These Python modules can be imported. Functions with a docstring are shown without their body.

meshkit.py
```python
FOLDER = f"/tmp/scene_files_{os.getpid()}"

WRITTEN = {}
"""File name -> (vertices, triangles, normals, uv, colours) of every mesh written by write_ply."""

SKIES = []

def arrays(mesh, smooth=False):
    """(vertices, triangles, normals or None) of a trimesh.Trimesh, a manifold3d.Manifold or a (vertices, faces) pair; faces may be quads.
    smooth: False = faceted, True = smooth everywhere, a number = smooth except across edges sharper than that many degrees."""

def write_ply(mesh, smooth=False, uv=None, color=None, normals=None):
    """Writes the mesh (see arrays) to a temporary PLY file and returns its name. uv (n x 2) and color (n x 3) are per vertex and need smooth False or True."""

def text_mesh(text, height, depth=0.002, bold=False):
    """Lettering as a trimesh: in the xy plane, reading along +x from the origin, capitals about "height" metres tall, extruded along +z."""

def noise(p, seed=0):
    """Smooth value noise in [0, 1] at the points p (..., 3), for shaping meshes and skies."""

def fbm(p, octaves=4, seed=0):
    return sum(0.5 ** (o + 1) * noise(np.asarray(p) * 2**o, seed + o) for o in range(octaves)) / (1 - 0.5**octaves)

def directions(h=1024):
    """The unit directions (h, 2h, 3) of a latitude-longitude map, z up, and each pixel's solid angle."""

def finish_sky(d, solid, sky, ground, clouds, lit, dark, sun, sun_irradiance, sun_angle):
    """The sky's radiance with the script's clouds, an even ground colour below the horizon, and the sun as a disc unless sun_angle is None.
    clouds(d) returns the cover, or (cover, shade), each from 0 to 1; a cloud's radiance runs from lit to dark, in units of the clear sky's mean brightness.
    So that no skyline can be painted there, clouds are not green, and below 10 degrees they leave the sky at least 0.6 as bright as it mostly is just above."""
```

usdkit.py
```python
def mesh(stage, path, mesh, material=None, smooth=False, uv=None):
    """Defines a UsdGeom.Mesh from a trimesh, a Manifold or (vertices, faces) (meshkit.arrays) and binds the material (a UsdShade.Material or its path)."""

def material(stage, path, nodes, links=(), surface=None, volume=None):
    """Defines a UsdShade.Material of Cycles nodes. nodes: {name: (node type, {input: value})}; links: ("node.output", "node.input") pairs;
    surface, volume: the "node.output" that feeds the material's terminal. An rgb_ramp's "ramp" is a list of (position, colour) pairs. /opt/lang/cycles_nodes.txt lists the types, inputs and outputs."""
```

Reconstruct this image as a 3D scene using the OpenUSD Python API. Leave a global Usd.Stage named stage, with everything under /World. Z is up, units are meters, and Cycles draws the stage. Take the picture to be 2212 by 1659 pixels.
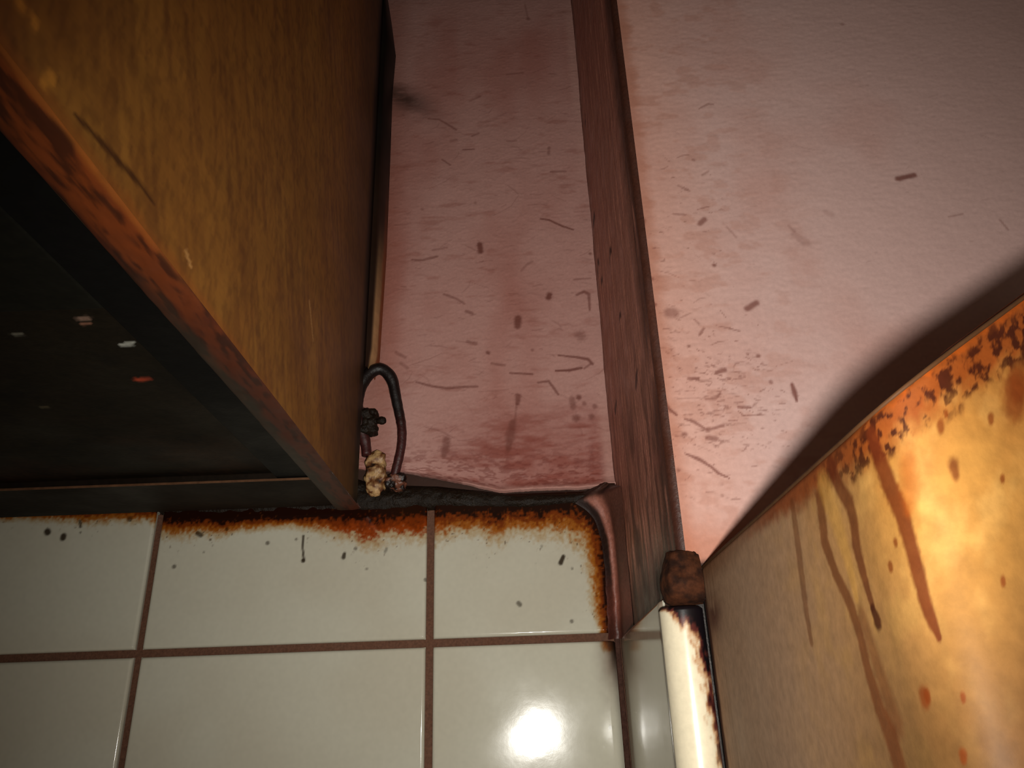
import math, numpy as np, trimesh, usdkit, meshkit
from scipy.ndimage import gaussian_filter
from pxr import Usd, UsdGeom, UsdLux, UsdShade, Gf, Sdf, Vt

stage = Usd.Stage.CreateInMemory()
UsdGeom.SetStageUpAxis(stage, UsdGeom.Tokens.z)
UsdGeom.SetStageMetersPerUnit(stage, 1.0)
UsdGeom.Xform.Define(stage, '/World')
UsdGeom.Scope.Define(stage, '/World/Looks')

# ------------------------------------------------------------------ camera (found from the vanishing points)
F, CX, CY = 1650.0, 1106.0, 829.5
EYE = np.array([0, -.556, 1.40])
yv = np.array([34, -735.5, -F]); yv /= np.linalg.norm(yv)
zv = np.array([975 - CX, CY + 2870, -F]); zv -= yv * (zv @ yv); zv /= np.linalg.norm(zv)
R = np.array([np.cross(yv, zv), yv, zv])                 # world = R @ camera
cam = UsdGeom.Camera.Define(stage, '/World/camera')
M = np.eye(4); M[:3, :3] = R.T; M[3, :3] = EYE
cam.AddTransformOp().Set(Gf.Matrix4d(*M.ravel().tolist()))
cam.CreateHorizontalApertureAttr(36.0); cam.CreateVerticalApertureAttr(36.0 * 1659 / 2212)
cam.CreateFocalLengthAttr(36.0 * F / 2212)
cam.CreateClippingRangeAttr(Gf.Vec2f(.01, 50))
cam.CreateExposureAttr(0.0)

# ------------------------------------------------------------------ light: the phone's own flash, 14 mm from its lens
flash = UsdLux.SphereLight.Define(stage, '/World/phone_flash')
aim = R @ np.array([1260 - CX, CY - 960, -F]); aim /= np.linalg.norm(aim)
bx = np.cross(zv * 0 + [0, 0, 1.0], -aim); bx /= np.linalg.norm(bx)
M = np.eye(4); M[0, :3] = bx; M[1, :3] = np.cross(-aim, bx); M[2, :3] = -aim; M[3, :3] = EYE + [.0120, 0, -.0120]
flash.AddTransformOp().Set(Gf.Matrix4d(*M.ravel().tolist()))
shape = UsdLux.ShapingAPI.Apply(flash.GetPrim()); shape.CreateShapingConeAngleAttr(51.0); shape.CreateShapingConeSoftnessAttr(1.0)
flash.CreateRadiusAttr(.0070); flash.CreateIntensityAttr(3600.0); flash.CreateColorAttr(Gf.Vec3f(1, .965, .885))
dome = UsdLux.DomeLight.Define(stage, '/World/room_glow')          # what little light the rest of the dark kitchen gives back
dome.CreateIntensityAttr(.020); dome.CreateColorAttr(Gf.Vec3f(1, .8, .6))


# ------------------------------------------------------------------ helpers
def ray(px, py): return R @ np.array([px - CX, CY - py, -F])
def on(axis, px, py, c):
    d = ray(px, py); return EYE + d * (c - EYE[axis]) / d[axis]
def lin(c):
    c = np.asarray(c, float) / 255.0
    return np.where(c <= .04045, c / 12.92, ((c + .055) / 1.055) ** 2.4)
def sstep(a, b, x):
    t = np.clip((x - a) / (b - a), 0, 1); return t * t * (3 - 2 * t)
def fbm(U, V, su, sv, oct=4, seed=0):
    return meshkit.fbm(np.stack([U * su, V * sv, np.full(np.shape(U), seed * 7.31)], -1), oct, seed)
def mixc(C, col, a): return C * (1 - a[..., None]) + np.asarray(col) * a[..., None]

used = {}
def path_for(name, parent):
    base = (str(parent.GetPath()) if parent is not None else '/World') + '/' + name
    n = used.get(base, 0); used[base] = n + 1
    return base if n == 0 else f'{base}_{n:03d}'
def tag(p, label=None, cat=None, kind=None, group=None):
    for k, v in (('label', label), ('category', cat), ('kind', kind), ('group', group)):
        if v: p.SetCustomDataByKey(k, v)
    return p
def thing(name, label=None, cat=None, kind=None, group=None):
    return tag(UsdGeom.Xform.Define(stage, path_for(name, None)).GetPrim(), label, cat, kind, group)
def obj(name, mesh, mat, parent=None, smooth=35, tint=None, label=None):
    m = usdkit.mesh(stage, path_for(name, parent), mesh, mat, smooth=smooth)
    if tint is not None:
        n = len(m.GetPointsAttr().Get())
        t = np.broadcast_to(np.asarray(tint, np.float32), (n, 3))
        UsdGeom.PrimvarsAPI(m).CreatePrimvar('tint', Sdf.ValueTypeNames.Color3fArray, 'vertex').Set(Vt.Vec3fArray.FromNumpy(np.ascontiguousarray(t)))
    if label: m.GetPrim().SetCustomDataByKey('label', label)
    return m.GetPrim()
def box(lo, hi):
    b = trimesh.creation.box(np.subtract(hi, lo)); b.apply_translation((np.add(lo, hi)) / 2); return b
def bevel_box(lo, hi, r):
    import manifold3d as m3
    lo, hi = np.array(lo, float), np.array(hi, float)
    pts = []
    for sx in (0, 1):
        for sy in (0, 1):
            for sz in (0, 1):
                c = np.where([sx, sy, sz], hi - r, lo + r)
                s = trimesh.creation.icosphere(2, r).vertices + c
                pts.append(s)
    h = trimesh.convex.convex_hull(np.vstack(pts)); return h
def steps(*segs):
    """segs (a, b, step) joined into one increasing array"""
    out = []
    for a, b, s in segs: out.append(np.linspace(a, b, max(1, int(round((b - a) / s))), endpoint=False))
    return np.append(np.concatenate(out), segs[-1][1])

class Sheet:
    """A finely gridded surface with an albedo of its own at every vertex; U, V are surface coordinates in metres."""
    def __init__(s, us, vs, colour):
        s.us, s.vs = us, vs
        s.U, s.V = np.meshgrid(us, vs, indexing='ij')
        s.C = np.broadcast_to(np.asarray(colour, float), s.U.shape + (3,)).copy()
    def stroke(s, pts, w, col, alpha=1.0, soft=.5, rag=0.0, seed=0):
        pts = np.asarray(pts, float).reshape(-1, 2); w = np.broadcast_to(np.asarray(w, float), (len(pts),))
        if len(pts) == 1: pts = np.vstack([pts, pts + 1e-7]); w = np.repeat(w, 2)
        m = w.max() * (1 + soft + rag)
        i0, i1 = np.searchsorted(s.us, [pts[:, 0].min() - m, pts[:, 0].max() + m])
        j0, j1 = np.searchsorted(s.vs, [pts[:, 1].min() - m, pts[:, 1].max() + m])
        if i1 <= i0 or j1 <= j0: return
        u, v = s.U[i0:i1, j0:j1], s.V[i0:i1, j0:j1]
        a = np.zeros(u.shape)
        for k in range(len(pts) - 1):
            d = pts[k + 1] - pts[k]; L = max(d @ d, 1e-16)
            t = np.clip(((u - pts[k, 0]) * d[0] + (v - pts[k, 1]) * d[1]) / L, 0, 1)
            dist = np.hypot(u - pts[k, 0] - t * d[0], v - pts[k, 1] - t * d[1])
            ww = w[k] + (w[k + 1] - w[k]) * t
            if rag: ww = ww * (1 - rag + 2 * rag * fbm(u, v, 900, 900, 2, seed + 3))
            a = np.maximum(a, 1 - sstep(1 - soft, 1 + soft, dist / np.maximum(ww, 1e-9)))
        a *= alpha
        s.C[i0:i1, j0:j1] = mixc(s.C[i0:i1, j0:j1], col, a)
    def mesh(s, fn):
        nu, nv = s.U.shape
        P = fn(s.U, s.V).reshape(-1, 3)
        i = np.arange(nu * nv).reshape(nu, nv)
        q = np.stack([i[:-1, :-1], i[1:, :-1], i[1:, 1:], i[:-1, 1:]], -1).reshape(-1, 4)
        return P, q
def faces3(q): return np.vstack([q[:, [0, 1, 2]], q[:, [0, 2, 3]]])
def sheet_obj(name, sh, fn, mat, parent, backing=None, back_tint=(.2, .1, .08), label=None):
    """the sheet with, behind it, the solid body it is the face of"""
    P, q = sh.mesh(fn); f = faces3(q); C = sh.C.reshape(-1, 3)
    n = np.zeros_like(P); fn_ = np.cross(P[f[:, 1]] - P[f[:, 0]], P[f[:, 2]] - P[f[:, 0]])
    for k in range(3): np.add.at(n, f[:, k], fn_)
    n /= np.maximum(np.linalg.norm(n, axis=1, keepdims=True), 1e-20)
    for b in (backing or []):
        v2, f2, n2 = meshkit.arrays(b, 30)
        f = np.vstack([f, f2 + len(P)]); P = np.vstack([P, v2]); n = np.vstack([n, n2])
        C = np.vstack([C, np.broadcast_to(back_tint, v2.shape)])
    m = usdkit.mesh(stage, path_for(name, parent), (P, f), mat, smooth=False)
    m.CreateNormalsAttr(Vt.Vec3fArray.FromNumpy(n.astype(np.float32))); m.SetNormalsInterpolation('vertex')
    UsdGeom.PrimvarsAPI(m).CreatePrimvar('tint', Sdf.ValueTypeNames.Color3fArray, 'vertex').Set(Vt.Vec3fArray.FromNumpy(np.clip(C, 0, 1).astype(np.float32)))
    if label: m.GetPrim().SetCustomDataByKey('label', label)
    return m.GetPrim()
def smooth_mesh(P, f): return trimesh.Trimesh(P, f, process=False)
def tube(pts, rad, sides=14, up=(0, 1., 0)):
    pts = np.asarray(pts, float); rad = np.broadcast_to(rad, (len(pts),))
    T = np.gradient(pts, axis=0); T /= np.linalg.norm(T, axis=1, keepdims=True)
    up = np.array(up, float); rings = []
    for p, t, r in zip(pts, T, rad):
        a = up - t * (t @ up); a /= np.linalg.norm(a); b = np.cross(t, a)
        th = np.linspace(0, 2 * np.pi, sides, endpoint=False)
        rings.append(p + r * (np.cos(th)[:, None] * a + np.sin(th)[:, None] * b))
    V = np.vstack(rings); n = len(pts); f = []
    for i in range(n - 1):
        for k in range(sides):
            a, b = i * sides + k, i * sides + (k + 1) % sides
            f += [[a, b, b + sides], [a, b + sides, a + sides]]
    c0, c1 = len(V), len(V) + 1; V = np.vstack([V, pts[0], pts[-1]])
    for k in range(sides):
        f += [[c0, (k + 1) % sides, k], [c1, (n - 1) * sides + k, (n - 1) * sides + (k + 1) % sides]]
    m = trimesh.Trimesh(V, f, process=False); m.fix_normals(); return m
def lump(c, half, amp, seed, sub=4, freq=140):
    m = trimesh.creation.icosphere(sub); v = m.vertices
    box_ = v / np.maximum(np.abs(v).max(1, keepdims=True), 1e-9)
    v = v * .55 + box_ * .45 * .8
    p = v * half + c
    k = meshkit.fbm(p * freq, 4, seed) - .5
    m.vertices = p + m.vertex_normals * (k * 2 * amp)[:, None]
    return m

# ------------------------------------------------------------------ materials
def mat(name, rough=.5, rough_var=.15, bump=.3, scale=300, spec=.5, coat=0.0, vary=.12, stretch=(1, 1, 1), colour=None, bump_dist=.0006):
    nodes = {
        'geo': ('geometry', {}), 'map': ('mapping', {'scale': stretch}),
        'fine': ('noise_texture', {'scale': scale, 'detail': 5, 'roughness': .6}),
        'big': ('noise_texture', {'scale': scale / 9, 'detail': 3}),
        'val': ('map_range', {'from_min': .3, 'from_max': .7, 'to_min': 1 - vary, 'to_max': 1 + vary, 'clamp': True}),
        'hsv': ('hsv', {}),
        'rr': ('map_range', {'from_min': .3, 'from_max': .7, 'to_min': max(.02, rough - rough_var), 'to_max': min(1, rough + rough_var), 'clamp': True}),
        'bump': ('bump', {'strength': bump, 'distance': bump_dist}),
        'p': ('principled_bsdf', {'specular_ior_level': spec, 'coat_weight': coat, 'coat_roughness': .12}),
    }
    links = [('geo.position', 'map.vector'), ('map.vector', 'fine.vector'), ('map.vector', 'big.vector'), ('fine.fac', 'val.value'), ('val.result', 'hsv.value'),
             ('big.fac', 'rr.value'), ('rr.result', 'p.roughness'), ('fine.fac', 'bump.height'), ('bump.normal', 'p.normal'), ('hsv.color', 'p.base_color')]
    if colour is None:
        nodes['at'] = ('attribute', {'attribute': 'tint'}); links.append(('at.color', 'hsv.color'))
    else:
        nodes['hsv'] = ('hsv', {'color': tuple(lin(colour))})
    return usdkit.material(stage, '/World/Looks/' + name, nodes, links, surface='p.BSDF')
M_PAINT = mat('pink_paint', .6, .12, .10, 420, .35, 0, .06)
M_GLAZE = mat('glazed_tile', .10, .03, .02, 260, .5, 0, .03)
M_STAIN = mat('greasy_plaster', .5, .15, .5, 500, .45, 0, .2)
M_SOOT = mat('sooty_plaster', .85, .1, .5, 500, .12, 0, .3)
M_GROUT = mat('brown_grout', .8, .1, .6, 600, .3, 0, .25, colour=(104, 70, 53))
M_GRIME = mat('black_grime', .45, .15, .8, 420, .25, 0, .4, colour=(30, 20, 11), bump_dist=.0015)
M_WOOD = mat('varnished_wood', .55, .1, .25, 160, .3, 0, .12, stretch=(1, .35, 1))
M_DARK = mat('dark_board', .6, .12, .3, 200, .12, 0, .3)
M_PANEL = mat('enamelled_steel', .62, .1, .15, 230, .10, 0, .14)
M_TRIM = mat('white_glaze', .24, .04, .05, 300, .5, 0, .06)
M_RUBBER = mat('black_rubber', .8, .1, .3, 300, .06, 0, .2, colour=(14, 11, 10))
M_CABLE = mat('sooty_cable', .45, .1, .5, 500, .5, 0, .35)

PINK, PINK2 = lin((202, 167, 160)), lin((198, 150, 141))
MARK = lin((108, 50, 38))
XR, YF = .072, -.200          # the projecting wall: left face x, front face y
ZG = 1.4535                   # grout line
rng = np.random.default_rng(5)

# ------------------------------------------------------------------ back wall
def px_y(pts, y): return np.array([on(1, a, b, y)[[0, 2]] for a, b in pts])
def px_x(pts, x): return np.array([on(0, a, b, x)[[1, 2]] for a, b in pts])
def mpp(y): return (y - EYE[1]) / F * 1.02

wall_back = thing('wall_back', 'pink painted back wall above white tiles', None, 'structure')
edge = px_y([(700, 1005), (800, 1015), (870, 1020), (905, 1026), (960, 1036), (1000, 1044), (1080, 1063), (1140, 1059), (1200, 1056), (1250, 1056), (1320, 1048)], -.003)
ZB0 = edge[:, 1].min()
sh = Sheet(steps((-1.2, -.14, .05), (-.14, .0735, .0008)), steps((ZB0, ZB0 + .016, .0005), (ZB0 + .016, 2.10, .0009), (2.10, 2.50, .05)), PINK2)
U, V = sh.U, sh.V
n1 = fbm(U, V, 18, 9, 4, 1); n2 = fbm(U, V, 60, 200, 4, 2); n3 = fbm(U, V, 250, 600, 3, 3)
sh.C = mixc(sh.C, lin((168, 98, 84)), .55 * sstep(.45, .75, n1))
sh.C = mixc(sh.C, lin((150, 84, 70)), .35 * sstep(.55, .75, n2))
red = sstep(1.645, 1.60, V) * sstep(-.085, -.02, U) * (.45 + .55 * sstep(.35, .6, n2))
sh.C = mixc(sh.C, lin((140, 62, 48)), .75 * red)
sh.C = mixc(sh.C, lin((120, 50, 40)), .5 * sstep(1.61, 1.575, V) * sstep(.45, .62, n3))
sh.C = mixc(sh.C, lin((150, 84, 62)), .4 * sstep(-.085, -.108, U))
sh.C = mixc(sh.C, lin((215, 170, 158)), .5 * sstep(.060, .069, U) * sstep(.4, .6, n1))
# soot smudge by the cabinet
soot = np.exp(-(((U + .098) / .028) ** 2 + ((V - 1.955 + .55 * (U + .1)) / .016) ** 2)) * sstep(.3, .6, n1 * .5 + n2 * .5)
sh.C = mixc(sh.C, lin((70, 48, 40)), np.clip(soot, 0, 1) * .9)
m = mpp(0)
def marks(sheet, y, items, mm):
    for pts, w, al in items:
        sheet.stroke(px_y(pts, y), np.asarray(w) * mm, MARK, al * .85, .6, .25, int(pts[0][0]))
marks(sh, 0, [
    ([(1036, 528), (1038, 543)], 7, .95), ([(1187, 637), (1185, 644)], 7, .95), ([(1119, 688), (1118, 704)], [9, 8], .9), ([(1252, 724), (1255, 727)], 12, .45),
    ([(1186, 319), (1185, 332)], 4, .5), ([(1168, 473), (1186, 475), (1212, 487), (1238, 496)], [2.4, 3, 3, 2.4], .85),
    ([(1246, 637), (1262, 630), (1272, 636), (1274, 670)], [3, 4, 4, 2.5], .7), ([(1240, 604), (1276, 601)], 2.2, .5),
    ([(1206, 768), (1240, 771), (1270, 776), (1280, 786)], [2, 3, 4, 3.5], .85), ([(1276, 786), (1262, 796)], 2.5, .6), ([(1200, 801), (1230, 800), (1256, 795)], [2, 3.5, 3], .95),
    ([(900, 826), (930, 834), (965, 839), (1000, 836), (1032, 835)], [2.5, 3, 3.4, 3, 2.5], .75), ([(1102, 806), (1150, 808)], [2.4, 2.8], .75), ([(1062, 785), (1090, 789)], 3.2, .5),
    ([(1162, 826), (1185, 823), (1196, 838), (1206, 852)], [2.4, 3, 3.4, 2.5], .75), ([(1119, 856), (1118, 872)], [7, 5], .8), ([(1116, 872), (1113, 905)], 2.6, .4),
    ([(1108, 912), (1103, 940), (1098, 970)], [7, 11, 6], .7), ([(965, 952), (962, 975), (958, 992)], [8, 9, 6], .7),
    ([(1236, 862), (1238, 880)], 7, .6), ([(1250, 859)], 6, .9), ([(1262, 872)], 5, .6), ([(1245, 903)], 9, .75), ([(1278, 900)], 7, .7), ([(1285, 878)], 6, .6),
    ([(856, 762), (875, 772)], 4, .5), ([(866, 785), (880, 795)], 4, .4), ([(1010, 738), (1028, 743)], 4, .5), ([(1054, 762)], 5, .8), ([(1150, 756)], 4, .5),
    ([(890, 561), (912, 562), (930, 557), (944, 554)], [2.5, 3, 3.6, 3], .6), ([(935, 540), (965, 535)], 3, .4), ([(960, 636), (985, 645), (1003, 656)], [3.5, 3, 3], .55), ([(1007, 672), (1020, 677)], 4, .6),
    ([(925, 257), (948, 258), (966, 268), (985, 280)], [2, 2.4, 3, 3.4], .6), ([(975, 305), (985, 303)], 5, .4), ([(1000, 324), (1024, 322)], 2.4, .7), ([(955, 345), (973, 357)], 2.4, .6), ([(1020, 294), (1034, 288)], 3, .5),
    ([(1095, 161), (1130, 157)], 3, .45), ([(1015, 218), (1038, 208)], 3, .4), ([(1140, 38), (1134, 10)], 3, .35), ([(1141, 41)], 6, .5), ([(1190, 371), (1222, 370)], 3, .5), ([(1095, 305), (1115, 304)], 3, .4),
    ([(1275, 548)], 4, .7), ([(1027, 438)], 4, .4), ([(1126, 585), (1140, 570), (1150, 565)], 3, .35), ([(912, 452)], 4, .4)], m)
for k in range(230):                                     # faint cracks and droppings, mostly level
    cx, cy = rng.uniform(850, 1300), rng.uniform(120, 1010) ** .9 * 1010 ** .1
    L, w, a = rng.exponential(9) + 3, rng.uniform(.9, 2.2), rng.normal(0, .35)
    sh.stroke(px_y([(cx - L * math.cos(a), cy - L * math.sin(a)), (cx + L * .3, cy + rng.normal(0, 1.5)), (cx + L * math.cos(a), cy + L * math.sin(a))], 0), np.array([.6, 1.1, .6]) * w * m, MARK, rng.uniform(.08, .30), .7)
sh.C = mixc(sh.C, PINK2 * .85, np.maximum(sstep(2.07, 2.10, sh.V), sstep(-.13, -.14, sh.U)))
zedge = lambda x: np.interp(x, edge[:, 0], edge[:, 1])
def back_surface(U, V):
    t = np.exp(-(V - ZB0) / .02)
    z = V + (zedge(U) + .0012 * (fbm(U, U * 0, 300, 1, 3, 8) - .5) - ZB0) * t
    d = V - ZB0
    y = -.0032 * np.exp(-(d / .0045) ** 2) + .0035 * sstep(.0012, 0, d) - .0012 * (fbm(U, V, 40, 40, 3, 5) - .5) - .00018 * sstep(.5, .75, fbm(U, V, 250, 600, 3, 3))
    return np.stack([U, y + 0 * U, z], -1)
sh.C = mixc(sh.C, lin((222, 172, 160)), .75 * sstep(.005, .001, V - ZB0) * (.4 + .6 * n1) * sstep(-.06, -.03, U))
sheet_obj('plaster', sh, back_surface, M_PAINT, wall_back, [box((-1.2, .004, 1.54), (XR + .002, .15, 2.5))], lin((58, 32, 21)))
obj('grout_bed', box((-.88, .0012, 1.05), (.074, .15, 1.552)), M_GROUT, wall_back)

def z_low(x): return np.interp(x, [-1, -.30, -.272, -.265, -.22, -.15, -.11, -.066, 0, .03, .045], [1.5585, 1.5575, 1.5555, 1.5495, 1.5455, 1.5462, 1.5455, 1.5475, 1.5452, 1.5455, 1.548])
FIL = px_y([(1232, 1082), (1262, 1098), (1282, 1120), (1294, 1150), (1301, 1182), (1306, 1230), (1309, 1280), (1312, 1330), (1315, 1392)], -.003)
def tile_tint(sh, seed):
    U, V = sh.U, sh.V
    sh.C = mixc(sh.C, lin((196, 188, 168)), .5 * sstep(.4, .7, fbm(U, V, 14, 14, 3, seed)))
    n = fbm(U, V, 130, 110, 4, 11); nf = fbm(U, V, 560, 520, 3, 12); nl = fbm(U, U * 0, 45, 1, 3, 13)
    T = np.interp(U, [-.7, -.40, -.33, -.272, -.262, -.24, -.17, -.14, -.115, -.09, -.066, -.04, 0, .03, .06],
                  [.005, .0065, .0075, .008, .013, .009, .007, .012, .018, .018, .017, .016, .018, .022, .022])
    d1 = (z_low(U) - V) / (T * (.55 + .9 * nl))
    dcurve = np.full(U.shape, 9.0)
    if U.max() > -.07:
        for a, b in zip(FIL[:-1], FIL[1:]):
            e = b - a; t = np.clip(((U - a[0]) * e[0] + (V - a[1]) * e[1]) / (e @ e), 0, 1)
            dcurve = np.minimum(dcurve, np.hypot(U - a[0] - t * e[0], V - a[1] - t * e[1]))
    d2 = dcurve / (.0105 * np.interp(V, [1.45, 1.47, 1.50, 1.53, 1.55], [.45, .75, 1, 1.35, 1.8]) * (.6 + .8 * n))
    d = np.minimum(d1, d2) + .55 * (n - .5) + .9 * (nf - .5)
    hot = np.interp(U, [-.7, -.27, -.16, -.13, -.07, -.05, .05], [.5, .45, .5, 1, 1, .55, .45])   # redder under the cabinet's corner
    yellow = hot[..., None] * lin((150, 62, 14)) + (1 - hot[..., None]) * lin((168, 112, 38))
    sh.C = mixc(sh.C, lin((176, 140, 84)), .75 * sstep(1.6, .9, d))
    a = sstep(1.08, .7, d)[..., None]; sh.C = sh.C * (1 - a) + yellow * a
    sh.C = mixc(sh.C, lin((112, 44, 10)), .9 * sstep(.72, .42, d))
    sh.C = mixc(sh.C, lin((34, 14, 7)), sstep(.38, .12, d))
    sp = sstep(2.6, 1.0, d) * sstep(.70, .78, fbm(U, V, 520, 380, 3, 17))
    sh.C = mixc(sh.C, lin((74, 40, 18)), .85 * sp)
    if U.max() > .05:
        js = sstep(.043, .062, U + .006 * (n - .5)) * sstep(1.395, 1.449, V + .012 * (n - .5)) * (V < ZG)
        sh.C = mixc(sh.C, lin((96, 62, 44)), .9 * js); sh.C = mixc(sh.C, lin((32, 20, 14)), sstep(.056, .0615, U) * sstep(1.42, 1.45, V) * (V < ZG))
    mm = mpp(0); K = lin((52, 38, 24))
    for pts, w, al in [([(102, 1148), (103, 1150)], 7, .95), ([(137, 1158), (136, 1162)], 6.5, .95), ([(172, 1125), (174, 1138)], 3, .8), ([(174, 1150)], 2.5, .7), ([(280, 1121)], 6, .7), ([(427, 1152), (434, 1156)], 5, .85),
                       ([(376, 1224)], 4.5, .7), ([(490, 1143)], 4, .7), ([(578, 1173)], 4.5, .7), ([(655, 1158), (654, 1185), (656, 1208)], [3, 2.4, 2.6], .85), ([(655, 1211)], 4.6, .95), ([(744, 1196), (742, 1204)], [3.5, 4.5], .9),
                       ([(768, 1185)], 4, .6), ([(792, 1229)], 3, .5), ([(835, 1185), (832, 1192)], 3, .5), ([(1120, 1303), (1123, 1306)], 4.6, .7), ([(1217, 1202), (1211, 1216)], [4, 5], .95), ([(1235, 1342)], 4, .65), ([(1236, 1228)], 3, .5),
                       ([(919, 1252)], 4, .6), ([(640, 1165)], 3, .6), ([(440, 1193)], 2.6, .45), ([(1170, 1180)], 3, .4), ([(1318, 1572)], 4, .5)]:
        sh.stroke(px_y(pts, -.003), np.asarray(w) * mm, K, al, .4)
BEV = .0022
def tile(x0, x1, z0, z1, y, parent, fine, seed, right_r=None, facing='y', label=None):
    rr = right_r or BEV
    def knots(a, b, ra, rb, s): return np.concatenate([a + ra * np.array([0, .08, .25, .5, .75, 1]), np.linspace(a + ra, b - rb, max(2, int((b - a) / s)))[1:-1], b - rb * np.array([1, .75, .5, .25, .08, 0])])
    s = .0009 if fine else .004
    sh = Sheet(knots(x0, x1, BEV, rr, s), knots(z0, z1, BEV, BEV, s if fine != 2 else .0011), lin((206, 202, 184)))
    if facing == 'y': tile_tint(sh, seed)
    def fn(U, V):
        def drop(d, r): return r - np.sqrt(np.maximum(r * r - np.clip(r - d, 0, r) ** 2, 0))
        h = np.maximum(drop(U - x0, BEV), drop(x1 - U, rr)); h = h + np.maximum(drop(V - z0, BEV), drop(z1 - V, BEV))
        h = np.minimum(h, .005) + .00025 * (fbm(U, V, 13, 13, 2, seed) - .5)
        return np.stack([U, y + h, V], -1) if facing == 'y' else np.stack([y + h, -U, V], -1)
    if facing == 'y': b = box((x0, y + max(BEV, rr) * .98, z0), (x1, .0035, z1))
    else: b = box((y + BEV, -x1, z0), (XR + .004, -x0, z1)); tile_dirt(sh)
    return sheet_obj('tile', sh, fn, M_GLAZE, parent, [b], lin((180, 176, 160)), label)
def tile_dirt(sh):
    U, V = sh.U, sh.V
    sh.C = mixc(sh.C, lin((150, 138, 118)), np.full(U.shape, .55))
    sh.C = mixc(sh.C, lin((60, 36, 22)), sstep(.03, .002, U) * sstep(1.38, 1.453, V) * .8)
    sh.C = mixc(sh.C, lin((84, 52, 34)), sstep(1.443, 1.4525, V) * .7)
G = .0052
cols = [-.872, -.670, -.468, -.268, -.0659]
for i, c in enumerate(cols):
    x0, x1 = c + G / 2, (cols[i + 1] - G / 2 if i + 1 < len(cols) else .0632)
    last = i + 1 == len(cols)
    for z0, z1, fine in ((ZG + G / 2, 1.558, i >= 2), (ZG - .2, ZG - G / 2, i >= 2 and 2), (ZG - .4, ZG - .2 - G, False)):
        tile(x0, x1, z0, z1, -.003, wall_back, fine, 20 + i, .0075 if last else None)

# greasy black mortar bead along the top of the tiles
xs = steps((-.88, -.42, .01), (-.42, .066, .0008)); th = np.linspace(-.5 * np.pi, .5 * np.pi, 17)
zl = z_low(xs) + .0022 * (meshkit.fbm(np.stack([xs * 120, xs * 0, xs * 0], -1), 4, 4) - .5)
zh = np.maximum(np.interp(xs, [-1, -.13, -.11, -.06, .0, .05, .07], [1.578, 1.578, 1.570, 1.5665, 1.5575, 1.557, 1.5585]), zl + .004)
cm, hh = (zl + zh) / 2, (zh - zl) / 2
A, B = np.meshgrid(np.arange(len(xs)), th, indexing='ij')
P = np.stack([xs[A], .004 - .0092 * np.cos(B), cm[A] + hh[A] * np.sin(B)], -1)
P[..., 1] -= (.0042 * (fbm(P[..., 0], P[..., 2], 130, 320, 4, 6) - .5)) * np.cos(B)
i = np.arange(P[..., 0].size).reshape(P.shape[:2]); q = np.stack([i[:-1, :-1], i[1:, :-1], i[1:, 1:], i[:-1, 1:]], -1).reshape(-1, 4)
obj('mortar_bead', (P.reshape(-1, 3), faces3(q)), M_GRIME, wall_back, True, label='black greasy mortar line along the top of the tiles')

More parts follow.
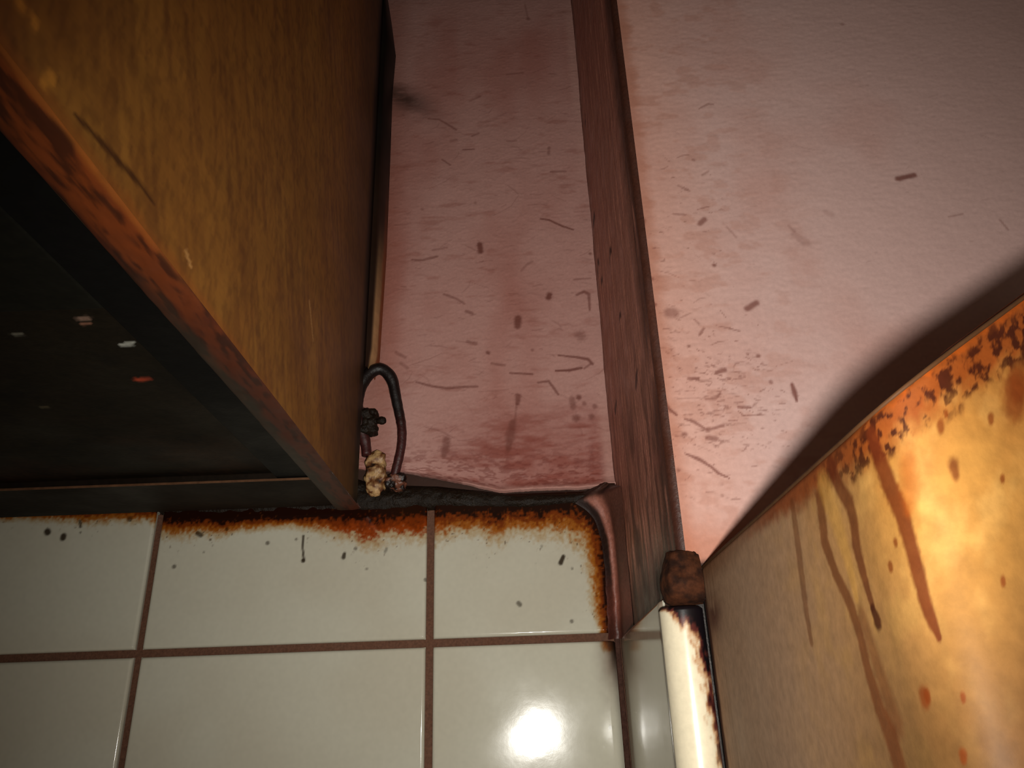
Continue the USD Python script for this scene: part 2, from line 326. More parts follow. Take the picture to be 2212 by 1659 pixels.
# ------------------------------------------------------------------ projecting wall on the right
wall_right = thing('wall_right', 'pink projecting wall with brown greasy left face beside the back wall', None, 'structure')
RC = .004
arc = np.linspace(0, np.pi / 2, 7)[1:] * RC
sh = Sheet(np.concatenate([steps((0, .2 - RC, .0011)), .2 - RC + arc]), steps((ZG, 2.10, .0013), (2.10, 2.5, .05)), lin((178, 118, 100)))
U, V = sh.U, sh.V
st = fbm(U, V, 420, 9, 4, 31); st2 = fbm(U, V, 120, 30, 4, 32)
low = sstep(1.66, 1.50, V)
sh.C = mixc(sh.C, lin((120, 76, 60)), (.16 + .6 * low) * sstep(.40, .66, st))
sh.C = mixc(sh.C, lin((66, 36, 26)), (.08 + .7 * low) * sstep(.5, .66, st2))
sh.C = mixc(sh.C, lin((70, 38, 26)), .85 * sstep(.165, .19, U) * sstep(.3, .6, st2 + .15))
sh.C = mixc(sh.C, lin((64, 34, 25)), .85 * sstep(.193, .197, U))
sh.C = mixc(sh.C, lin((46, 22, 14)), .85 * sstep(1.50, 1.462, V))
sh.C = mixc(sh.C, lin((80, 48, 38)), .6 * sstep(.02, .0, U))
for a, b, r in [(1283, 478, 9), (1318, 553, 7), (1292, 578, 8), (1264, 262, 5), (1300, 610, 6), (1340, 690, 5), (1375, 820, 7), (1330, 880, 6)]:
    y, z = on(0, a, b, XR)[1:]
    sh.stroke([(-y - .004, z - .002), (-y + .004, z + .002)], .0035 * r / 8, lin((40, 16, 12)), .9, .5, .3)
sh.C = mixc(sh.C, lin((150, 100, 84)), sstep(2.07, 2.10, sh.V))
def side_surface(U, V):
    a = np.clip((U - (.2 - RC)) / RC, 0, np.pi / 2)
    x = np.where(U > .2 - RC, XR + RC * (1 - np.cos(a)), XR); y = np.where(U > .2 - RC, -.2 + RC * (1 - np.sin(a)), -U)
    x = x - .0022 * (fbm(U, V, 190, 14, 4, 33) - .5) * (U < .2 - RC) - .0012 * (fbm(U, V, 60, 60, 3, 34) - .5) * (U < .19)
    return np.stack([x, y, V], -1)
sheet_obj('side_plaster', sh, side_surface, M_STAIN, wall_right, [box((XR + .002, YF + .004, 1.05), (1.2, .15, 2.5))], lin((26, 17, 13)), 'brown grease-streaked left face of the projecting wall')

sh = Sheet(steps((XR + RC, .37, .0007), (.37, 1.2, .05)), steps((1.4490, 1.86, .0008), (1.86, 2.5, .05)), PINK)
U, V = sh.U, sh.V
n1 = fbm(U, V, 14, 14, 4, 41); n2 = fbm(U, V, 90, 160, 4, 42)
near = sstep(.135, .078, U + .02 * (n1 - .5))
sh.C = mixc(sh.C, lin((205, 146, 124)), .5 * near)
sh.C = mixc(sh.C, lin((170, 104, 76)), .55 * sstep(.0105, .002, U - XR - RC * .5 - .006 * (n2 - .35)))
sh.C = mixc(sh.C, lin((176, 104, 72)), .6 * sstep(1.490, 1.470, V + .012 * (n2 - .5)) * sstep(.15, .10, U))
sh.C = mixc(sh.C, lin((188, 134, 120)), .4 * sstep(.5, .75, n1))
sh.C = mixc(sh.C, lin((170, 112, 92)), .3 * sstep(.52, .68, n2) * sstep(.2, .1, U))
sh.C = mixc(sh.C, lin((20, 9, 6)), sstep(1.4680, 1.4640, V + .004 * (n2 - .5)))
m = mpp(YF)
marks(sh, YF, [
    ([(1940, 386), (1975, 378)], [8, 7], .95), ([(1614, 667), (1634, 654)], 7.5, .85), ([(1446, 675), (1455, 676)], 13, .62), ([(1704, 488), (1716, 500)], 4, .3), ([(1715, 505), (1740, 524)], [8, 12], .28),
    ([(1711, 830), (1716, 848), (1721, 866)], [4, 6.5, 3], .95), ([(1512, 483), (1522, 474)], 7, .8), ([(1543, 573)], 5.5, .85), ([(1380, 466), (1386, 478)], [8, 10], .85), ([(1398, 655), (1412, 658)], [10, 7], .9), ([(1408, 602)], 6, .6),
    ([(1480, 980), (1510, 992), (1536, 1008), (1552, 1022), (1576, 1033)], [1.8, 4.5, 3, 3.5, 1.5], .85), ([(1436, 872), (1446, 884), (1462, 897)], [7, 4, 3], .9), ([(1480, 905), (1500, 912), (1526, 928)], [2.5, 4, 3], .75),
    ([(1530, 929), (1562, 919)], [3, 4], .75), ([(1528, 946), (1545, 948)], [5, 6.5], .75), ([(1480, 938)], 6, .6), ([(1548, 805), (1565, 799)], [5, 6], .85), ([(1488, 817), (1508, 818)], 3.8, .75), ([(1594, 880), (1622, 880)], 2.5, .85),
    ([(1638, 769)], 5, .8), ([(1665, 825)], 5, .7), ([(1520, 710), (1512, 722)], 3.4, .6), ([(1500, 690), (1510, 700)], 2.6, .5), ([(1525, 862), (1545, 862), (1556, 850)], 3, .6), ([(1517, 378), (1530, 370)], 3, .4),
    ([(1510, 235), (1530, 225), (1540, 226)], [2, 3.6, 3], .5), ([(1820, 52)], 6, .4), ([(2050, 468), (2080, 462)], 2.6, .4), ([(2160, 475), (2178, 496)], 2.6, .45), ([(1783, 458), (1795, 464)], 7, .2), ([(1488, 748)], 4, .7),
    ([(1465, 400), (1485, 410)], 3, .4), ([(1455, 462), (1480, 464)], 3, .5), ([(1480, 410), (1490, 412)], 3, .4), ([(1497, 345), (1500, 346)], 4, .5), ([(1570, 490), (1590, 512)], 3, .35), ([(1430, 900), (1440, 950)], 2.6, .3), ([(1465, 1015)], 5, .5), ([(1560, 1070)], 4, .4)], m)
for k in range(460):
    if k < 330: cx, cy = rng.normal(1545, 75), rng.normal(850, 85)
    elif k < 400: cx, cy = rng.normal(1470, 50), rng.uniform(330, 760)
    else: cx, cy = rng.uniform(1420, 2200), rng.uniform(20, 620)
    L, w, a = rng.exponential(5.5) + 2, rng.uniform(.8, 2.3), rng.normal(0, .3)
    if cx < 1400: continue
    sh.stroke(px_y([(cx - L * math.cos(a), cy - L * math.sin(a)), (cx + rng.normal(0, 1), cy + rng.normal(0, 1.4)), (cx + L * math.cos(a), cy + L * math.sin(a))], YF), np.array([.5, 1.1, .6]) * w * m, lin((110, 58, 46)), rng.uniform(.1, .5) * (1 if k < 400 else .4), .7)
sh.C = mixc(sh.C, PINK, np.maximum(sstep(1.84, 1.86, sh.V), sstep(.36, .37, sh.U)))
def front_surface(U, V): return np.stack([U, YF - .0012 * (fbm(U, V, 30, 30, 3, 44) - .5) * sstep(0, .01, U - XR - RC) - .0003 * (fbm(U, V, 200, 500, 3, 45) - .5) * sstep(0, .004, U - XR - RC), V], -1)
sheet_obj('front_plaster', sh, front_surface, M_PAINT, wall_right, None)

# plaster run down over the tiles in the inside corner
zs = steps((1.4515, 1.5625, .0007)); ft = np.linspace(0, 1, 26)
fz = np.concatenate([[FIL[-1, 1] - .001], FIL[::-1, 1], [1.5565, 1.563]]); fx = np.concatenate([[.0588], FIL[::-1, 0], [.048, .064]])
xo = np.interp(zs, fz, fx); xo = gaussian_filter(xo, 2) + .0012 * (meshkit.fbm(np.stack([zs * 200, zs * 0, zs * 0], -1), 3, 9) - .5)
Z, T = np.meshgrid(zs, ft, indexing='ij'); XO = xo[:, None] + 0 * T
s = T * np.pi / 2
x = XO + (XR + .001 - XO) * (T ** .85); y = -.0032 - .030 * T ** 2.2 * sstep(1.5625, 1.55, Z)
lip = .0030 * np.exp(-((T - .24) / .16) ** 2) - .0005 * np.exp(-(T / .08) ** 2)
y = y - lip - .0022 * (fbm(x, Z, 200, 60, 4, 51) - .4) * sstep(0, .15, T) ; x = x - .0035 * np.exp(-((T - .8) / .2) ** 2)
P = np.stack([x, y, Z], -1); i = np.arange(Z.size).reshape(Z.shape)
q = np.stack([i[:-1, :-1], i[:-1, 1:], i[1:, 1:], i[1:, :-1]], -1).reshape(-1, 4)
nz = fbm(x, Z, 300, 60, 4, 52)
C = np.broadcast_to(lin((158, 100, 84)), Z.shape + (3,)).copy()
C = mixc(C, lin((44, 28, 24)), sstep(.30, .16, T + .12 * (nz - .5)))
C = mixc(C, lin((66, 36, 26)), sstep(.52, .78, T + .2 * (nz - .5)) * .85)
C = mixc(C, lin((120, 58, 44)), .6 * sstep(1.50, 1.465, Z + .02 * (nz - .5)))
C = mixc(C, lin((60, 26, 18)), .8 * sstep(1.475, 1.455, Z))
C = mixc(C, lin((40, 22, 15)), .9 * sstep(1.549, 1.5545, Z + .004 * (nz - .5)))
fm = obj('corner_plaster', (P.reshape(-1, 3), faces3(q)), M_STAIN, wall_right, True, C.reshape(-1, 3), 'brown plaster run down over the tile in the inside corner')

obj('corner_joint', bevel_box((.0622, -.0010, 1.05), (.0660, .0030, ZG + .001), .001), M_SOOT, wall_back, 30, lin((70, 46, 38)), label='dark stained joint in the inside corner')
# tiles on the return, their grout, and the blackened plaster end over the white corner trim
obj('grout_bed', box((XR - .0032, -.186, 1.05), (XR + .004, -.0008, ZG + .001)), M_GROUT, wall_right)
for z0, z1 in ((ZG - .2, ZG - .0005), (ZG - .4, ZG - .2 - G)):
    tile(.0065, .172, z0, z1, .0655, wall_right, True, 61, None, 'x')
v = lump(np.array([.0755, -.1925, 1.4600]), np.array([.0134, .0140, .0150]), .0018, 3)
t_ = np.clip((v.vertices[:, 2:] - 1.452) / .026, 0, 1); v.vertices = v.vertices * (1 - t_ * [.35, .4, 0]) + t_ * [.35, .4, 0] * np.array([.0775, -.1930, 0])
vv = v.vertices.copy(); vv[:, 0] = np.where(vv[:, 1] < -.1955, np.minimum(vv[:, 0], .0819), vv[:, 0]); v.vertices = vv
k = meshkit.fbm(v.vertices * 260, 4, 7)
obj('plaster_lump', v, M_SOOT, wall_right, True, mixc(np.broadcast_to(lin((66, 35, 19)), v.vertices.shape), lin((36, 18, 10)), sstep(.4, .66, k)), 'blackened plaster lump above the white corner trim')

# ------------------------------------------------------------------ white corner trim
th = np.linspace(0, 2 * np.pi, 73)[:-1]; zs = np.concatenate([1.05 + np.linspace(0, .25, 8)[:-1], steps((1.30, 1.4470, .0007))])
A, Zz = np.meshgrid(th, zs, indexing='ij'); r = .0108 - .0012 * sstep(1.4455, 1.447, Zz)
P = np.stack([.0735 + r * np.cos(A), -.1885 + r * np.sin(A) * 1.0, Zz], -1)
i = np.arange(A.size).reshape(A.shape); j = np.roll(i, -1, 0)
q = np.stack([i[:, :-1], j[:, :-1], j[:, 1:], i[:, 1:]], -1).reshape(-1, 4)
top = len(P.reshape(-1, 3)); Vx = np.vstack([P.reshape(-1, 3), [[.0735, -.1885, 1.447]]]); ft = [[i[k, -1], j[k, -1], top] for k in range(len(th))]
cx = P[..., 0] - .0735
n = fbm(P[..., 0], Zz, 700, 260, 4, 71); n2 = fbm(P[..., 0], Zz, 260, 90, 4, 72)
C = np.broadcast_to(lin((226, 214, 186)), A.shape + (3,)).copy()
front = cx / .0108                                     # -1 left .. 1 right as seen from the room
d = (front - np.interp(Zz, [1.30, 1.375, 1.40, 1.425, 1.437, 1.444, 1.448], [.95, .78, .62, .30, .0, -.5, -1.4])) + 1.1 * (n2 - .5) + .7 * (n - .5)
C = mixc(C, lin((176, 116, 62)), .85 * sstep(-.30, 0, d)); C = mixc(C, lin((88, 40, 34)), sstep(-.08, .1, d)); C = mixc(C, lin((18, 13, 16)), sstep(.1, .3, d))
C = mixc(C, lin((60, 40, 26)), .9 * sstep(-.68, -.86, front) * (P[..., 1] > -.19))
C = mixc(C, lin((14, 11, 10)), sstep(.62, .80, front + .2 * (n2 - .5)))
C = mixc(C, lin((205, 185, 140)), .5 * sstep(.2, .55, front) * sstep(.7, .6, front) * sstep(1.40, 1.36, Zz))
trim = obj('trim_1', (Vx, np.vstack([faces3(q), ft])), M_TRIM, None, True, np.vstack([C.reshape(-1, 3), [lin((60, 30, 30))]]))
tag(trim, 'white rounded corner trim with blackened right edge below the pink projecting wall', None, 'structure')

# ------------------------------------------------------------------ appliance housing on the right
XP, ZP = .0822, 1.4640
app = thing('appliance_housing', 'grease-yellowed steel appliance housing with rust-brown drips beside the white corner trim', 'appliance')
UA = .400; OB = np.array([.955, .2966]); SL = .634; CA = np.array([XP, -UA]); TA = .024     # the housing's front corner, the oblique front's course, the rise of its top
sh = Sheet(steps((.1985, .34, .0006), (.34, UA - TA, .0004), (UA - TA, UA + TA, .0004), (UA + TA, UA + .09, .0004), (UA + .09, UA + .2, .01)), steps((1.02, 1.30, .02), (1.30, ZP - .003, .00045), (ZP - .003, ZP, .0003)), lin((186, 132, 66)))
def rise(U): return SL * np.where(U < UA - TA, 0, np.where(U > UA + TA, U - UA, (U - UA + TA) ** 2 / (4 * TA)))
def plan(U):
    t = np.clip((U - UA + TA) / (2 * TA), 0, 1)[..., None]
    p0, p2 = CA + [0, TA], CA + TA * OB
    bz = (1 - t) ** 2 * p0 + 2 * t * (1 - t) * CA + t ** 2 * p2
    a = np.stack([np.full(U.shape, XP), -U], -1); c = CA + (U - UA)[..., None] * OB
    return np.where((U < UA - TA)[..., None], a, np.where((U > UA + TA)[..., None], c, bz))
def px_p(px, py):
    p = on(0, px, py, XP); u = -p[1]
    if u > UA or u < 0:
        d = ray(px, py); nrm = np.array([OB[1], -OB[0]])
        p = EYE + d * ((CA - EYE[:2]) @ nrm) / (d[:2] @ nrm); u = UA + (p[:2] - CA) @ OB
    return np.array([u, p[2] - float(rise(np.array(u)))])
U, V = sh.U, sh.V                                        # U = -y
nb = fbm(U, V, 22, 22, 4, 81); nm = fbm(U, V, 110, 110, 4, 82); nf = fbm(U, V, 420, 420, 4, 83); nv = fbm(U, V, 300, 12, 3, 84)
yel = sstep(.27, .40, U + .05 * (nb - .5))
sh.C = mixc(np.broadcast_to(lin((146, 116, 92)), sh.C.shape), lin((140, 98, 46)), yel)
sh.C = mixc(sh.C, lin((160, 120, 64)), .6 * yel * sstep(.45, .7, nm))
sh.C = mixc(sh.C, lin((114, 66, 24)), .5 * yel * sstep(.48, .7, nb))
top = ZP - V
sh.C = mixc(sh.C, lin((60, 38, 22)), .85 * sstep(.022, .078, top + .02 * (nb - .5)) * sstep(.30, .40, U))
tb = np.interp(U, [.2, .26, .33, .37, .40, .43, .46], [.0, .004, .007, .009, .010, .011, .014])
e = top / np.maximum(tb, 1e-4) + .8 * (nm - .5) + .5 * (nf - .5)
sh.C = mixc(sh.C, lin((106, 46, 12)), .9 * sstep(1.5, .6, e) * sstep(.24, .32, U))
rust = sstep(.70, .30, np.abs(e - .72)) * sstep(.46, .57, .7 * fbm(U, V, 520, 520, 3, 88) + .3 * fbm(U, V, 190, 190, 3, 87)) * sstep(.33, .39, U)
sh.C = mixc(sh.C, lin((42, 13, 6)), .92 * rust)
sh.C = mixc(sh.C, lin((134, 60, 14)), .8 * sstep(.30, .1, e) * sstep(.34, .39, U) * sstep(.35, .55, nm))
sh.C = mixc(sh.C, lin((104, 62, 34)), .7 * sstep(.0, .012, .014 - top) * sstep(.30, .24, U))
def drip(pts, w, col, al, soft=.35):
    c = np.array([px_p(a, b) for a, b in pts])
    ww = np.array(w, float) * np.array([min(np.linalg.norm(px_p(a + 1, b) - px_p(a - 1, b)) / 2, .0006) for a, b in pts])
    sh.stroke(c, ww, col, al, soft, .15)
RB = lin((76, 29, 9)); R2 = lin((88, 44, 18))
drip([(1878, 935), (1893, 985), (1915, 1045), (1938, 1100), (1955, 1160), (1973, 1230), (1990, 1300), (2005, 1340), (2017, 1372)], [9, 11, 13, 13, 12, 12, 11, 9, 5], RB, .9)
drip([(1945, 985), (1948, 1040), (1950, 1090)], [16, 14, 8], lin((120, 56, 12)), .55, .9)
drip([(1795, 1005), (1812, 1050), (1836, 1090), (1845, 1130), (1850, 1180), (1868, 1250), (1885, 1310)], [9, 9, 10, 9, 9, 7, 5], RB, .8)
drip([(1886, 1315), (1896, 1343)], [5, 8], lin((58, 24, 8)), .95)
drip([(1772, 1080), (1782, 1170), (1806, 1240), (1835, 1300), (1858, 1370), (1876, 1450), (1900, 1530), (1925, 1590), (1945, 1660), (1950, 1700)], [9, 8, 7, 8, 8, 8, 11, 14, 14, 14], R2, .8)
drip([(1862, 1330), (1890, 1420), (1915, 1500), (1935, 1560)], [9, 10, 12, 14], R2, .55, .6)
drip([(1712, 1090), (1722, 1160), (1732, 1240), (1742, 1320), (1753, 1385)], [5, 6, 6, 5, 4], R2, .6)
drip([(1780, 1050), (1802, 1110), (1830, 1200), (1850, 1290)], [12, 13, 9, 5], lin((166, 122, 56)), .5, .6)
drip([(2055, 1000), (2060, 1020)], [12, 9], RB, .8, .6)
for a, b, r in [(1995, 1508, 10), (2000, 1505, 6), (2072, 1637, 7), (2066, 1507, 5), (1922, 1224, 5), (2026, 915, 9), (2165, 1255, 6), (1930, 1170, 4), (2040, 890, 5), (2140, 905, 7), (2192, 860, 26), (2200, 830, 22), (2165, 1035, 5)]:
    drip([(a, b - r * .5), (a + 1, b + r * .5)], [r, r * .9], lin((88, 36, 8)), .8, .5)
sh.C = mixc(sh.C, lin((44, 20, 14)), .95 * sstep(.2045, .2005, U + .003 * (nm - .5)))
sh.C = mixc(sh.C, lin((66, 26, 22)), .8 * np.exp(-(((U - .212) / .014) ** 2 + ((V - 1.4405) / .008) ** 2)) * sstep(.3, .6, nm + .15))
sh.C = mixc(sh.C, lin((96, 66, 44)), .6 * sstep(.55, .7, fbm(U, V, 900, 30, 3, 85)) * sstep(.235, .21, U))
def panel_surface(U, V):
    d = np.clip(.003 - (ZP - V), 0, .003); k = .003 - np.sqrt(np.maximum(.003 ** 2 - d ** 2, 0)) - .0004 * (fbm(U, V, 9, 9, 2, 86) - .5)
    p = plan(U); t = np.clip((U - UA + TA) / (2 * TA), 0, 1)
    inx, iny = 1 - t + t * -OB[1], t * OB[0]
    return np.stack([p[..., 0] + k * inx, p[..., 1] + k * iny, V + rise(U)], -1)
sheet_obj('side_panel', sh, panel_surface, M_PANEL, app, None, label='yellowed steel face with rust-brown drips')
CB = CA + .2 * OB
def hullz(ps): return trimesh.convex.convex_hull(np.array([(x, y, z) for x, y, t in ps for z in (1.02, t)]))
cA = CA + [.0130, .0200]; cB = CB + [-.0015, .0028]; zb = ZP + SL * .197
obj('body', hullz([(*cA, ZP - .0002), (XP + .0028, -.1985, ZP - .0002), (XP + .0028, -UA + .027, ZP - .0002), (*(CA + .027 * OB + [-.0012, .0026]), ZP + SL * .025), (*cB, zb), (cB[0], -.1985, zb)]), M_PANEL, app, 30, lin((150, 110, 60)))
lu = np.concatenate([np.linspace(.1985, UA - TA, 30), np.linspace(UA - TA, UA + TA, 14)[1:-1], np.linspace(UA + TA, UA + .199, 24)])
lp = np.column_stack([plan(lu), ZP + rise(lu)]); lp[:, 2] -= .0007; t_ = np.clip((lu - UA + TA) / (2 * TA), 0, 1); lp[:, 0] += .0006 * (1 - t_); lp[:, 1] += .0006 * t_
obj('top_lip', tube(lp, .0006, 10, (0, 0, 1.)), M_PANEL, app, True, lin((66, 42, 24)), 'thin folded top edge of the housing')
obj('rear_gasket', bevel_box((XP - .0004, -.1985, 1.05), (XP + .012, -.1965, ZP - .010), .0009), M_RUBBER, app)

# ------------------------------------------------------------------ upper cabinet on the left
XC, ZC, TH = -.1150, 1.5465, .018
cab = thing('wall_cabinet', 'dark brown wooden wall cabinet with worn orange lower edge above the white tiles', 'cabinet')
YB, YE = -.030, -.475
sh = Sheet(steps((YE, YB, .0013)), steps((ZC, 2.06, .0013), (2.06, 2.25, .02)), lin((138, 90, 34)))
U, V = sh.U, sh.V
ng = fbm(U, V, 55, 22, 4, 91); ns = fbm(U + .5 * V, V, 160, 24, 4, 92); nf = fbm(U, V, 420, 200, 3, 93)
sh.C = mixc(sh.C, lin((158, 110, 44)), .5 * sstep(.4, .75, ng))
sh.C = mixc(sh.C, lin((92, 52, 24)), .45 * sstep(.42, .72, ns))
sh.C = mixc(sh.C, lin((74, 40, 18)), .3 * sstep(.45, .7, nf))
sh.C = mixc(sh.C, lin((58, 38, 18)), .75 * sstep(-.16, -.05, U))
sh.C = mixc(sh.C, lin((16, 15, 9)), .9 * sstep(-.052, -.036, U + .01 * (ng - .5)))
edge_d = V - ZC
sh.C = mixc(sh.C, lin((150, 84, 30)), .5 * sstep(.0055, .001, edge_d + .006 * (ns - .5)) * sstep(-.20, -.30, U))
l = px_x([(165, 250), (235, 325), (300, 395), (335, 440)], XC); sh.stroke(l, [.0008, .0012, .0012, .0006], lin((52, 26, 10)), .8, .5)
for a, b in (((668, 652), (676, 735)), ((1005 * .4, 545), (412, 575))):
    sh.stroke(px_x([a, b], XC), [.0012, .0008], lin((190, 140, 80)), .8)
for a, b, r in [(75, 45, 9), (45, 10, 12), (110, 170, 14), (95, 180, 10), (75, 60, 6)]:
    sh.stroke(px_x([(a, b)], XC), r * .00016, lin((206, 140, 52)), .8, .7, .4)
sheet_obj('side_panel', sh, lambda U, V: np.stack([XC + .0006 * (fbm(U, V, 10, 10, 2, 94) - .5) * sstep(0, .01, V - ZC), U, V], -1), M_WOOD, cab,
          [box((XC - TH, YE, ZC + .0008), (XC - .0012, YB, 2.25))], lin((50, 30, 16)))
sh = Sheet(steps((XC - TH, XC, .0006)), steps((YE, -.016, .0012)), lin((76, 31, 14)))          # worn lower edge, faces down
U, V = sh.U, sh.V
n = fbm(U, V, 300, 60, 4, 95); n2 = fbm(U, V, 90, 30, 4, 96); t = (XC - U) / TH
sh.C = mixc(sh.C, lin((140, 66, 22)), .6 * sstep(.46, .66, n2 + .25 * (1 - t)) * sstep(-.22, -.40, V))
sh.C = mixc(sh.C, lin((40, 15, 8)), .75 * sstep(.47, .62, n))
sh.C = mixc(sh.C, lin((44, 40, 30)), .75 * sstep(.45, .8, t + .3 * (n - .5)) * sstep(-.38, -.25, V))
sh.C = mixc(sh.C, lin((170, 100, 36)), .5 * sstep(.16, .03, t + .2 * (n - .5)) * sstep(-.30, -.40, V))
P_edge = lambda U, V: np.stack([U, V, ZC - .0016 * np.sqrt(np.clip(1 - ((XC - TH / 2 - U) / (TH / 2)) ** 2, 0, 1)) + .0008 + .0012 * (fbm(U, V, 120, 60, 3, 97) - .5)], -1)
shf = sh.C[:, ::-1]; sh.C = shf.copy(); vs = sh.vs.copy()
flip = lambda U, V: P_edge(U, vs[0] + vs[-1] - V)
sheet_obj('edge_band', sh, flip, M_WOOD, cab, None, label='worn orange-brown lower edge')
# recessed bottom, its battens and rails
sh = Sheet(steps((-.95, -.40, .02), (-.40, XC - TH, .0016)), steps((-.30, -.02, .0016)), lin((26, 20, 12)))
U, V = sh.U, sh.V
sh.C = mixc(sh.C, lin((44, 26, 15)), .8 * sstep(.4, .65, fbm(U, V, 20, 30, 4, 98)) * sstep(-.25, -.05, V))
sh.C = mixc(sh.C, lin((18, 14, 10)), .6 * sstep(.5, .7, fbm(U, V, 60, 60, 4, 99)))
for a, b, r, c in [(180, 688, 9, (150, 120, 104)), (185, 700, 6, (150, 104, 84)), (37, 722, 7, (120, 116, 104)), (272, 745, 8, (190, 190, 180)), (280, 740, 6, (170, 170, 160)), (305, 820, 12, (170, 66, 40)), (315, 818, 9, (150, 60, 40)), (95, 880, 6, (90, 80, 60)), (360, 560, 5, (90, 80, 60))]:
    p = on(2, a, b, 1.5555)[:2]; sh.stroke([p - [.0015, 0], p + [.0015, 0]], r * .00016, lin(c), .9, .5, .3)
sh.C = sh.C[:, ::-1].copy(); vs2 = sh.vs.copy()
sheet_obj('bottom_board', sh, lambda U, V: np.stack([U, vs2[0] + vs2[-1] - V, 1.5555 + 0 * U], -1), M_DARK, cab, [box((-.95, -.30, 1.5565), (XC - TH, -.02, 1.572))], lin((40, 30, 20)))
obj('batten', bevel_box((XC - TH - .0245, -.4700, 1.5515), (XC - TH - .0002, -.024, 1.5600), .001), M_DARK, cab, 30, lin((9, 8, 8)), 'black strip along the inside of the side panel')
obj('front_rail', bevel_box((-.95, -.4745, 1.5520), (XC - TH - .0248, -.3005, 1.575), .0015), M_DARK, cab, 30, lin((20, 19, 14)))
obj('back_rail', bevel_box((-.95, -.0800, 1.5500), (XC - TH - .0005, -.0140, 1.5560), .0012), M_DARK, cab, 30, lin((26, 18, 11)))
obj('rail_highlight', bevel_box((-.95, -.0812, 1.5496), (XC - TH - .0005, -.0798, 1.5512), .0005), M_DARK, cab, 30, lin((96, 66, 46)), 'painted highlight along the front edge of the back rail')  # thin lighter strip, its colour standing in for a glint on the rail
obj('far_side_panel', bevel_box((-.968, YE, ZC), (-.9502, YB, 2.25), .001), M_WOOD, cab, 30, lin((90, 52, 20)))
obj('door', bevel_box((-.966, YE - .0185, ZC + .004), (XC - .002, YE - .0005, 2.25), .0015), M_WOOD, cab, 30, lin((100, 58, 22)))
obj('top_board', bevel_box((-.9495, YE + .001, 2.228), (XC - TH - .0005, YB, 2.249), .001), M_WOOD, cab, 30, lin((90, 52, 20)))
# scribe strip that closes the gap to the wall
prof = px_y([(780, 1086), (786, 1000), (800, 860), (820, 780), (827, 670), (835, 550), (842, 370), (848, 200), (855, 120), (846, 50), (838, 0)], -.004)
zs = steps((1.654, 2.25, .0016)); xr = np.interp(zs, prof[:, 1], prof[:, 0])
uu = np.array([0, .05, .2, .4, .6, .8, .9, 1.0]); sh = Sheet(np.linspace(0, 1, 22), zs, lin((40, 24, 14)))
U, V = sh.U, sh.V; n = fbm(U * .03, V, 200, 40, 4, 101)
lowt = sstep(1.80, 1.68, V)
sh.C = mixc(sh.C, lin((126, 66, 30)), sstep(1.86, 1.74, V) * sstep(.45, .7, U + .3 * (n - .5)))
sh.C = mixc(sh.C, lin((190, 150, 104)), lowt * sstep(.1, .25, U) * sstep(.75, .5, U + .2 * (n - .5)))
sh.C = mixc(sh.C, lin((150, 84, 40)), lowt * sstep(.55, .75, U) * .8)
sh.C = mixc(sh.C, lin((14, 13, 9)), sstep(1.80, 1.90, V) * .9)
def strip_surface(U, V):
    xo = np.interp(V, zs, xr); w = U * 1.25
    x = np.where(w < 1, XC + .001 + (xo - XC - .001) * np.sqrt(np.clip(1 - (1 - np.minimum(w, 1)) ** 2, 0, 1)), xo); y = YB - .0005 + (.027) * U
    return np.stack([x, y, V], -1)
sheet_obj('scribe_strip', sh, strip_surface, M_WOOD, cab, [box((XC - TH, YB + .0005, 1.656), (XC - .002, -.003, 2.25))], lin((40, 24, 14)), 'strip between cabinet and wall, black above and tan below')

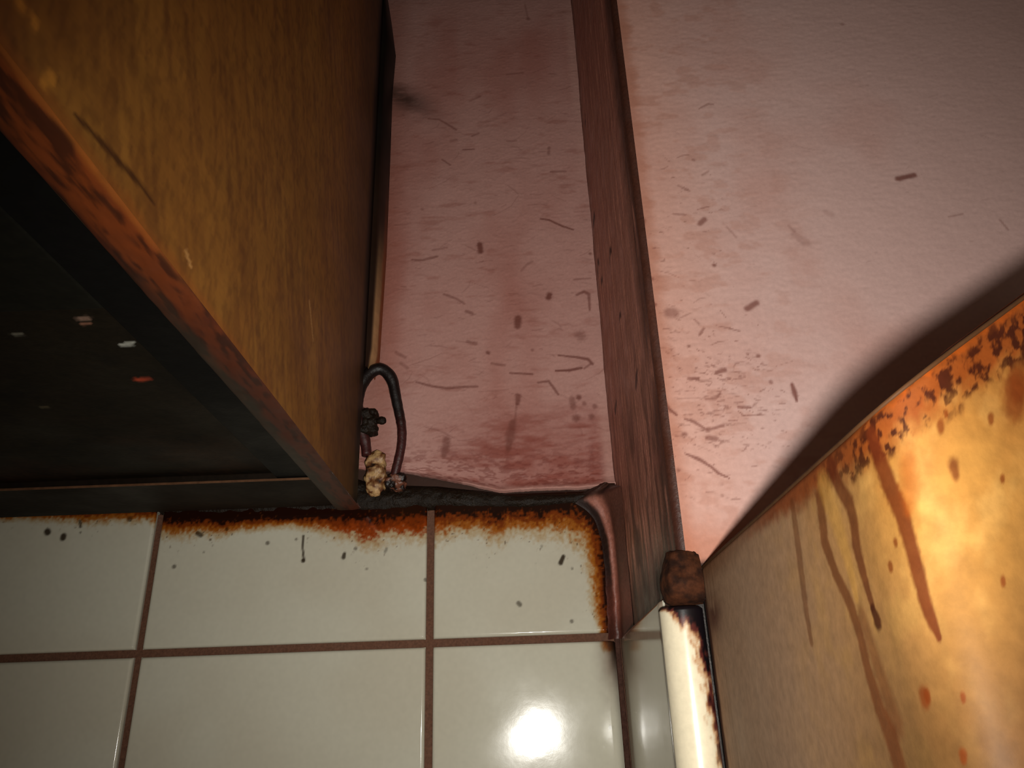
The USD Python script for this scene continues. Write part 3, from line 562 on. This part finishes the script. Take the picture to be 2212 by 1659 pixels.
# ------------------------------------------------------------------ cable loop and lumps at the cabinet's back corner
def spline(px, ys, n=60):
    from scipy.interpolate import CubicSpline
    P = np.array([on(1, a, b, y) for (a, b), y in zip(px, ys)]); s = np.r_[0, np.cumsum(np.linalg.norm(np.diff(P, axis=0), axis=1))]
    return CubicSpline(s, P)(np.linspace(0, s[-1], n))
cable = thing('cable_loop', 'sooty black cable loop bent out from the cabinet corner against the pink wall', 'cable')
pts = spline([(792, 985), (780, 925), (770, 880), (776, 840), (795, 810), (820, 797), (842, 812), (853, 845), (861, 885), (868, 925), (866, 970), (857, 1010), (850, 1040)],
             [-.012, -.015, -.019, -.021, -.021, -.020, -.0185, -.0165, -.0145, -.013, -.012, -.0105, -.009], 90)
rad = np.interp(np.linspace(0, 1, 90), [0, .2, .35, .5, .7, 1], [.0036, .0052, .0052, .0046, .0036, .0032]) * (1 + .25 * (meshkit.fbm(pts * 220, 3, 3) - .5))
cb = tube(pts, rad, 16); k = sstep(.35, .6, (1.66 - cb.vertices[:, 2]) / .1)
obj('wire', cb, M_CABLE, cable, True, mixc(np.broadcast_to(lin((22, 13, 11)), cb.vertices.shape), lin((64, 26, 24)), k))
L = np.array([.0115, .007, .0125]); c = on(1, 788, 912, -.014)
v = lump(c, L, .0045, 21, 4, 150); obj('clamp', v, M_GRIME, cable, True, label='black greasy cable clamp')
p0, p1 = on(1, 800, 912, -.016), on(1, 832, 908, -.019)
obj('clamp_screw', tube(np.linspace(p0, p1, 8), [.0024, .0022, .002, .002, .0022, .0030, .0030, .0022], 12), M_GRIME, cable, True)
lump_s = thing('sealant_lump', 'cream sealant lump below the cable loop at the cabinet corner', 'sealant')
v = lump(on(1, 812, 1022, -.010), np.array([.0088, .006, .0185]), .0032, 33, 4, 170)
k = meshkit.fbm(v.vertices * 220, 4, 8); C = mixc(np.broadcast_to(lin((190, 152, 104)), v.vertices.shape), lin((104, 58, 26)), sstep(.40, .56, k)); C = mixc(C, lin((24, 15, 10)), sstep(.56, .64, k))
obj('sealant', v, M_STAIN, lump_s, True, C)
v = lump(on(1, 855, 1042, -.008), np.array([.0085, .005, .0085]), .003, 35, 4, 210)
k = meshkit.fbm(v.vertices * 260, 4, 9)
obj('sealant_smear', v, M_STAIN, lump_s, True, mixc(np.broadcast_to(lin((120, 74, 56)), v.vertices.shape), lin((26, 15, 11)), sstep(.42, .56, k)))
v = lump(on(1, 752, 850, -.034) + [.0, 0, 0], np.array([.0022, .0035, .0085]), .0012, 37, 3, 300)
obj('paint_flake', v, M_STAIN, lump_s, True, lin((150, 112, 84)))

ceiling = obj('ceiling', box((-1.2, -1.2, 2.5), (1.2, .15, 2.56)), M_PAINT, None, 30, PINK)
tag(ceiling, 'pink painted ceiling above the walls', None, 'structure')
